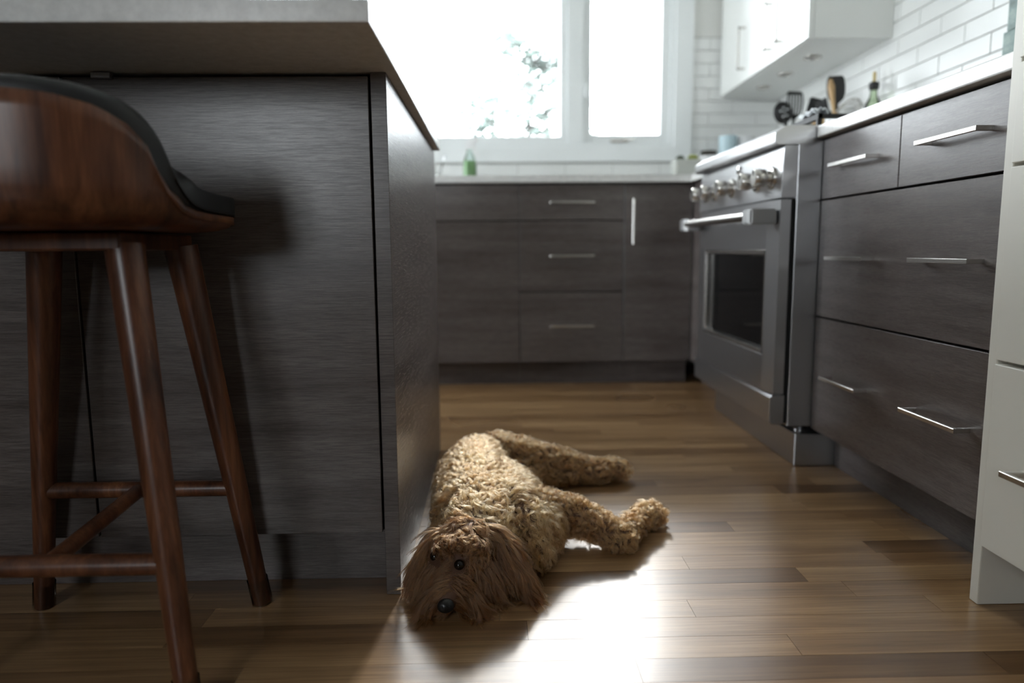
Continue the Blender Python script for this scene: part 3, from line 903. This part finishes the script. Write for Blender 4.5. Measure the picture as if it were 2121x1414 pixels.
from mathutils.bvhtree import BVHTree
_bvh = BVHTree.FromPolygons([Vector(v) for v in VC], [tuple(int(i) for i in t_) for t_ in TV])
def on_skin(x, z, out):
    """front of the head at (x, z), met from the front"""
    h, n, i, d = _bvh.ray_cast(Vector((x, .8, z)), Vector((0, 1, 0)))
    return h + n * out
EYES = [on_skin(-.0645, .0845, .001), on_skin(-.108, .0835, -.001)]
NOSE = on_skin(-.0845, .036, .004)
def grow(name, regions, count, clumps, mat, radius, keep=None, scale=1.0):
    ids = [REG.index(r) for r in regions]
    P, N = sample(count)
    S, SN = sample(clumps)
    kp = classify(P); ks = classify(S)
    rp, rs = SA[kp, 4].astype(int), SA[ks, 4].astype(int)
    mp = np.isin(rp, ids) & (P[:, 2] > .006); ms = np.isin(rs, ids)
    # bare skin round the eyes and on the nose
    for e, r in ((EYES[0], .0125), (EYES[1], .0125), (NOSE, .0155)):
        mp &= np.linalg.norm(P - np.array(e), axis=1) > r
    if keep is not None: mp &= keep(P, N)
    P, N, kp, rp = P[mp], N[mp], kp[mp], rp[mp]
    S, SN, ks, rs = S[ms], SN[ms], ks[ms], rs[ms]
    c = nearest(S, P)
    st = np.array([STY[r] for r in REG])
    L, lift, amp, turns, clump, grav, jit = (st[rs, i] for i in range(7))
    flow = SA[ks, 5:8]
    # muzzle hair parts left and right of the bridge
    fl = flow.copy()
    mz = rs == REG.index('muzzle')
    fl[mz, 0] += np.where(S[mz, 0] > -.075, 1, -1) * 1.0
    hd_ = rs == REG.index('head')
    fl[hd_, 0] += np.clip((S[hd_, 0] + .052) * 25, -1, 1) * .8
    to = np.isin(rs, [REG.index('torso')])
    fl[to, 2] -= .3
    fl[to, 0] += np.clip((S[to, 0] + .03) * 10, -.8, .8)
    fl = fl + rng.normal(0, 1, fl.shape) * jit[:, None]
    tang = unit(fl - SN * (fl * SN).sum(1, keepdims=True))
    D = unit(tang + SN * lift[:, None])
    side = unit(np.cross(D, SN) + 1e-6); up2 = np.cross(side, D)
    ln = L * rng.uniform(.7, 1.25, len(S)) * scale
    ph = rng.uniform(0, 2 * np.pi, len(S)); hand = rng.choice([-1, 1], len(S))
    n = len(P)
    out = np.empty((n, NP, 3))
    sl = rng.uniform(.75, 1.1, n)
    jx = rng.normal(0, .0013, (n, 3))
    for j in range(NP):
        t_ = j / (NP - 1)
        a = ph + hand * turns * 2 * np.pi * t_
        A0 = ph
        amp_t = amp * (t_ ** .8)
        g = D * (ln * t_)[:, None] + side * (amp_t * np.cos(a) - 0 * np.cos(A0))[:, None] + up2 * (amp_t * np.sin(a))[:, None]
        g[:, 2] -= grav * t_ ** 2 * scale
        # keep the lock curling back to the coat
        g -= SN * (ln * lift * .45 * t_ ** 2)[:, None]
        w = (clump[c] * t_ ** .75)[:, None]
        q = P * (1 - w) + S[c] * w + g[c] * sl[:, None] + jx * t_
        out[:, j] = q
    out[:, :, 2] = np.maximum(out[:, :, 2], .0012 + rng.random((n, 1)) * .003)
    out[:, :, 0] = np.where(out[:, :, 1] > 1.172, np.maximum(out[:, :, 0], -.1695), out[:, :, 0])
    bad = np.zeros(n, bool)
    for e in EYES:
        d_ = np.abs(out - np.array(e))
        front = out[:, :, 1] < e.y + .012
        bad |= ((d_[:, :, 0] < .0095) & (d_[:, :, 2] < .0085) & front).any(1)
    d_ = np.abs(out - np.array(NOSE))
    bad |= ((d_[:, :, 0] < .0135) & (d_[:, :, 2] < .0115) & (out[:, :, 1] < NOSE.y + .004)).any(1)
    out = out[~bad]; n = len(out)
    cu_ = bpy.data.hair_curves.new(name)
    cu_.add_curves([NP] * n)
    o3 = out - np.array([0, 1.42, 0])
    cu_.points.foreach_set('position', o3.astype(np.float32).ravel())
    at_ = cu_.attributes.get('radius') or cu_.attributes.new('radius', 'FLOAT', 'POINT')
    tt = np.linspace(0, 1, NP)
    rr = radius * (1 - .72 * tt ** 1.6)
    at_.data.foreach_set('value', np.tile(rr, n).astype(np.float32))
    cu_.materials.append(MT[mat])
    o = bpy.data.objects.new(name, cu_)
    COL.objects.link(o); o.parent = dog
    tag(o, kind='stuff')
    return o
grow('body_fur', ['torso', 'chest', 'neck'], 150000, 8500, 'fur_body', .00033)
grow('leg_fur', ['foreleg', 'hindleg'], 130000, 7000, 'fur_leg', .00032)
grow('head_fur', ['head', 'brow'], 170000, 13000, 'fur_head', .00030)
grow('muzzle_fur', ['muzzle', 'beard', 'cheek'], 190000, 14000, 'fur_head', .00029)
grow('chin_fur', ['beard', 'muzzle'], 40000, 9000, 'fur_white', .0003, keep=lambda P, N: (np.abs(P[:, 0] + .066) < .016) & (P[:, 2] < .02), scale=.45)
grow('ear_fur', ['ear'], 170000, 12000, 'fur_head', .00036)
lathe('nose', (0, 0, 0), [(.001, -.009), (.0085, -.008), (.0135, -.003), (.0135, .002), (.011, .006), (.0055, .0085), (0, .009)], 'nose', None, 24, 'Y')
ns = bpy.context.scene.objects['nose']
ns.parent = dog; ns.scale = (1.0, .9, .82); ns.rotation_euler = (math.radians(-20), 0, math.radians(8))
ns.location = NOSE - Vector((0, 1.42, 0))
for s in (-1, 1):
    nb = bmesh.new()
    bmesh.ops.create_uvsphere(nb, u_segments=12, v_segments=8, radius=.0032)
    no_ = obj('nostril', nb, 'dark', None, smooth=True)
    no_.parent = ns; no_.location = (s * .0062, -.0072, -.001); no_.scale = (1, .6, 1.2)
for e in EYES:
    eb = bmesh.new()
    bmesh.ops.create_uvsphere(eb, u_segments=24, v_segments=16, radius=.0088)
    eo = obj('eye', eb, 'eye', None, smooth=True)
    eo.parent = dog; eo.location = e - Vector((0, 1.42, 0))
# ------------------------------------------------------------------ things on the worktops
ZW = .914
# spray bottle
c = (-.115, 3.47, ZW)
t = thing('spray_bottle', c, 'white and green spray bottle by the window', 'bottle')
lathe('bottle', c, [(.024, .0005), (.03, .004), (.032, .03), (.032, .09), (.027, .12), (.016, .148), (.012, .158), (.012, .166)], 'pale_plastic', t)
lathe('cleaning_liquid', c, [(.022, .003), (.028, .006), (.03, .03), (.03, .088), (.026, .112), (.0, .112)], 'green_liquid', t)
x, y, z = c
h = prism('spray_head', [(x - .02, z + .165), (x - .018, z + .195), (x - .008, z + .212), (x + .03, z + .222), (x + .042, z + .216), (x + .042, z + .202), (x + .016, z + .19), (x + .013, z + .165)], 'Y', y - .013, y + .013, 'white_plastic', t, bevel=.003)
prism('trigger', [(x + .014, z + .192), (x + .026, z + .198), (x + .03, z + .165), (x + .046, z + .135), (x + .04, z + .128), (x + .022, z + .155)], 'Y', y - .006, y + .006, 'white_plastic', t, bevel=.002)
# faucet beside the island
c = (-.30, 3.52, ZW)
t = thing('faucet', c, 'chrome kitchen faucet mostly hidden behind the island', 'faucet')
lathe('base', c, [(.026, .0005), (.026, .008), (.02, .014), (.017, .05), (.016, .1)], 'chrome', t)
tube('spout', [(-.30, 3.52, ZW + .09), (-.30, 3.52, ZW + .21), (-.30, 3.50, ZW + .255), (-.30, 3.45, ZW + .275), (-.30, 3.395, ZW + .25), (-.30, 3.38, ZW + .19)], .011, 'chrome', t)
tube('lever', [(-.287, 3.52, ZW + .045), (-.262, 3.515, ZW + .06), (-.236, 3.51, ZW + .145)], [.009, .008, .005], 'chrome', t)
lathe('lever_joint', (-.272, 3.52, ZW + .045), [(.0, -.016), (.012, -.012), (.016, 0), (.012, .012), (0, .016)], 'chrome', t)
# planter
c = (.905, 3.36, ZW)
t = thing('planter', c, 'pale grey concrete planter with two small succulents in the corner', 'planter')
x, y, z = c
pb = bmesh.new()
add_box(pb, x - .062, x + .062, y - .045, y + .045, z + .0005, z + .098, bevel=.006)
obj('pot', pb, 'concrete', t)
for dx, mt_, nl, R_ in ((-.03, 'succ_dark', 22, .024), (.03, 'succ_light', 26, .03)):
    bm = bmesh.new()
    for i in range(nl):
        a = i * 2.399; tl = .3 + .9 * (1 - i / nl)
        d = Vector((math.cos(a) * math.sin(tl), math.sin(a) * math.sin(tl), math.cos(tl)))
        p = Vector((x + dx, y, z + .097))
        tube_pts(bm, [p, p + d * R_ * .5, p + d * R_ * .85, p + d * R_], [.003, .006, .0045, .0008], 6)
    obj('succulent', bm, mt_, t, smooth=True)
# smoky jar candle
c = (1.045, 3.48, ZW)
t = thing('jar_candle', c, 'smoky glass jar candle with white label near the corner', 'candle')
lathe('jar', c, [(.036, .0005), (.04, .006), (.04, .145), (.037, .155), (.034, .155), (.034, .01), (0, .01)], 'amber', t)
lathe('wax', c, [(.033, .011), (.033, .1), (0, .1)], 'wax_red', t)
lathe('label', c, [(.0405, .075), (.0408, .076), (.0408, .13), (.0405, .131)], 'label_white', t)
# cups in the far corner
for c, mt_, lab in (((1.16, 3.55, ZW), 'blue_cer', 'pale blue ceramic tumbler in the back corner'), ((1.245, 3.56, ZW), 'porcelain', 'white ceramic tumbler in the back corner')):
    lathe('tumbler', c, [(.03, .0005), (.036, .005), (.042, .15), (.0435, .235), (.041, .235), (.036, .02), (0, .015)], mt_, None, origin=c)
    tag(bpy.context.scene.objects[-1] if False else COL.objects[-1], lab, 'cup', 'tumblers in the back corner')
# utensil crock with black utensils
c = Vector((1.285, 3.08, ZW))
t = thing('utensil_crock', c, 'white porcelain crock standing behind the range', 'crock')
lathe('crock', c, [(.05, .0005), (.058, .006), (.062, .12), (.064, .15), (.059, .15), (.056, .02), (0, .015)], 'porcelain', t)
def utensil(name, base, tip, label, head):
    b, e = Vector(base), Vector(tip)
    u_ = thing(name, b, label, 'utensil', 'utensils in the crock')
    d = (e - b).normalized()
    tube('shaft', [b, b.lerp(e, .55)], [.006, .005], 'wood_light', u_, 10)
    head(u_, b.lerp(e, .5), e, d)
def flat_head(w, slots, thick=.004, bend=0.):
    def f(u_, a, e, d):
        up = Vector((0, 1, 0)); sd = d.cross(up).normalized(); nn = sd.cross(d).normalized()
        bm = bmesh.new()
        L = (e - a).length
        prof = [(0, .12), (.3, .16), (.42, .75), (.55, .95), (.75, 1.), (.92, .92), (1., .7)]
        def strip(f0, f1, k0=0, k1=99):
            ring = []
            for k, (tt, ww) in enumerate(prof):
                if k < k0 or k > k1: continue
                c_ = a + d * L * tt
                ring.append([bm.verts.new(c_ + sd * w * ww * q + nn * s_ * thick / 2) for q, s_ in ((f0, -1), (f1, -1), (f1, 1), (f0, 1))])
            for A_, B_ in zip(ring, ring[1:]):
                for i in range(4): bm.faces.new((A_[i], A_[(i + 1) % 4], B_[(i + 1) % 4], B_[i]))
            bm.faces.new(ring[0][::-1]); bm.faces.new(ring[-1])
        if slots:
            strip(-1, 1, 0, 2); strip(-1, 1, 5, 6)
            n = slots + 1
            for i in range(n):
                x0 = -1 + 2 * i / n; strip(x0 + .02, x0 + 2 / n - .13, 2, 5)
        else:
            strip(-1, 1)
        obj('blade', bm, 'rubber', u_)
    return f
def spoon_head(r, holes=True):
    def f(u_, a, e, d):
        tube('neck', [a, a.lerp(e, .5)], [.006, .008], 'rubber', u_, 10)
        sd = d.cross(Vector((0, 1, 0))).normalized(); nn = sd.cross(d).normalized()
        cc = e - d * r * 1.15
        bm = bmesh.new()
        rings = []
        for j in range(6):
            q = j / 5
            rings.append([bm.verts.new(cc + (sd * math.cos(k * math.pi / 12) * r * q + d * math.sin(k * math.pi / 12) * r * 1.15 * q) + nn * (.016 * q * q - .008)) for k in range(24)])
        for A_, B_ in zip(rings[1:], rings[2:]):
            for k in range(24): bm.faces.new((A_[k], A_[(k + 1) % 24], B_[(k + 1) % 24], B_[k]))
        bm.faces.new(rings[1])
        for v in rings[0]: bm.verts.remove(v)
        o = obj('bowl', bm, 'rubber', u_, smooth=True)
        solidify(o, .004, 0)
        if holes:
            for dx_, dz_ in ((0, 0), (.35, .2), (-.35, .2), (0, .45), (.2, -.4), (-.2, -.4)):
                p = cc + sd * r * dx_ + d * r * dz_ - nn * .0075
                hb = bmesh.new(); add_cone(hb, p - nn * .0045, p + nn * .0005, .0045, .0045, 10)
                obj('hole', hb, 'linen', u_)
    return f
bz = ZW + .02
utensil('slotted_spoon', (1.295, 3.07, bz), (1.222, 3.055, 1.215), 'black slotted spoon leaning left in the crock', spoon_head(.04))
utensil('slotted_turner', (1.285, 3.08, bz), (1.297, 3.10, 1.265), 'black slotted turner standing upright in the crock', flat_head(.04, 5))
utensil('spaghetti_server', (1.29, 3.06, bz), (1.352, 3.015, 1.22), 'black pronged spaghetti server in the crock', flat_head(.028, 3, .012))
# knife block
kb = Vector((1.36, 2.93, ZW))
t = thing('knife_block', kb, 'light wood knife block with black handled knives', 'knife block')
prism('block', [(1.315, ZW + .0005), (1.405, ZW + .0005), (1.405, ZW + .13), (1.345, ZW + .225), (1.315, ZW + .19)], 'Y', 2.885, 2.975, 'wood_light', t, bevel=.003)
for k in range(5):
    yy = 2.90 + (k % 3) * .028; xx = 1.35 + (k // 3) * .03
    p = Vector((xx, yy, ZW + .215 - (k // 3) * .05)); d = Vector((-.25, -.1 + .08 * k, .9)).normalized()
    tube('knife_handle', [p - d * .02, p + d * .03, p + d * .07], [.008, .009, .007], 'rubber', t, 8)
# white bowl with garlic-like scoop, spatula
c = Vector((1.322, 2.712, ZW))
t = thing('white_bowl', c, 'white porcelain canister with whisk behind the worktop', 'bowl')
lathe('bowl', c, [(.05, .0005), (.058, .006), (.062, .1), (.063, .175), (.059, .175), (.058, .02), (0, .015)], 'porcelain', t)
u_ = thing('whisk', (1.335, 2.705, ZW + .04), 'steel whisk lying across the white canister', 'whisk')
wb = bmesh.new()
for k in range(6):
    a = math.pi * k / 6
    o1 = Vector((0, math.cos(a), math.sin(a)))
    pts = []
    for j in range(13):
        tt = j / 12 * math.pi
        rr = .03 * math.sin(tt)
        pts.append(Vector((1.352 + .05 - .1 * (1 - abs(math.cos(tt / 2))) * 1.0 - .02, 2.695, ZW + .19 + .02 * math.sin(tt))) + o1 * rr)
    tube_pts(wb, pts, .0016, 6)
tube_pts(wb, [(1.355, 2.70, ZW + .19), (1.36, 2.705, ZW + .15), (1.34, 2.71, ZW + .05)], .006, 8)
obj('wires', wb, 'nickel', u_, smooth=True)
utensil('spatula', (1.315, 2.727, ZW + .03), (1.30, 2.742, 1.245), 'black square spatula in the white canister', flat_head(.036, 0, .005))
tube('wooden_spoon', [(1.30, 2.70, ZW + .03), (1.282, 2.705, 1.11), (1.27, 2.71, 1.2), (1.267, 2.711, 1.225)], [.006, .006, .013, .006], 'wood_light', None, 10, origin=(1.30, 2.70, ZW + .03))
tag(COL.objects[-1], 'light wooden spoon standing in the white canister', 'utensil', 'utensils in the crock')
# oil bottle
c = Vector((1.425, 2.695, ZW))
t = thing('oil_bottle', c, 'pale green glass oil bottle with cork against the tiles', 'bottle')
lathe('bottle', c, [(.03, .0005), (.033, .005), (.033, .19), (.028, .215), (.014, .245), (.0125, .275), (.015, .278), (.015, .285)], 'bottle_glass', t)
lathe('collar', c, [(.0155, .27), (.0175, .274), (.0185, .292), (.012, .298), (0, .298)], 'rubber', t)
lathe('stopper', c, [(.006, .296), (.0065, .33), (.004, .335), (0, .335)], 'cork', t)
# dish towel on the range
bm = bmesh.new()
nx, ny = 16, 12
g = [[bm.verts.new((.858 + .042 * i / nx, 1.925 + .1 * j / ny, .963 + .005 * math.sin(i * 1.1 + j * .4) + .004 * math.sin(j * 1.3 - i * .5) + .005 * math.exp(-((i - 8) / 4) ** 2))) for j in range(ny + 1)] for i in range(nx + 1)]
for i in range(nx):
    for j in range(ny): bm.faces.new((g[i][j], g[i + 1][j], g[i + 1][j + 1], g[i][j + 1]))
tw = obj('dish_towel', bm, 'linen', None, smooth=True, origin=(.89, 1.985, .952))
solidify(tw, .006, 0, 1)
tag(tw, 'crumpled pale grey dish towel on the range top', 'towel')
# teal boxes by the pantry
for nm, b, lab in (('storage_box', (1.303, 1.42, 1.56, 1.848, ZW + .0005, 1.139), 'pale teal textured box on the worktop, lower of two'),
                   ('storage_box', (1.307, 1.42, 1.56, 1.842, 1.1395, 1.40), 'darker teal textured box stacked on the other')):
    o = box(nm, b, 'teal', None, bevel=.003, origin=((b[0] + b[1]) / 2, (b[2] + b[3]) / 2, b[4]))
    tag(o, lab, 'box', 'teal boxes on the worktop')
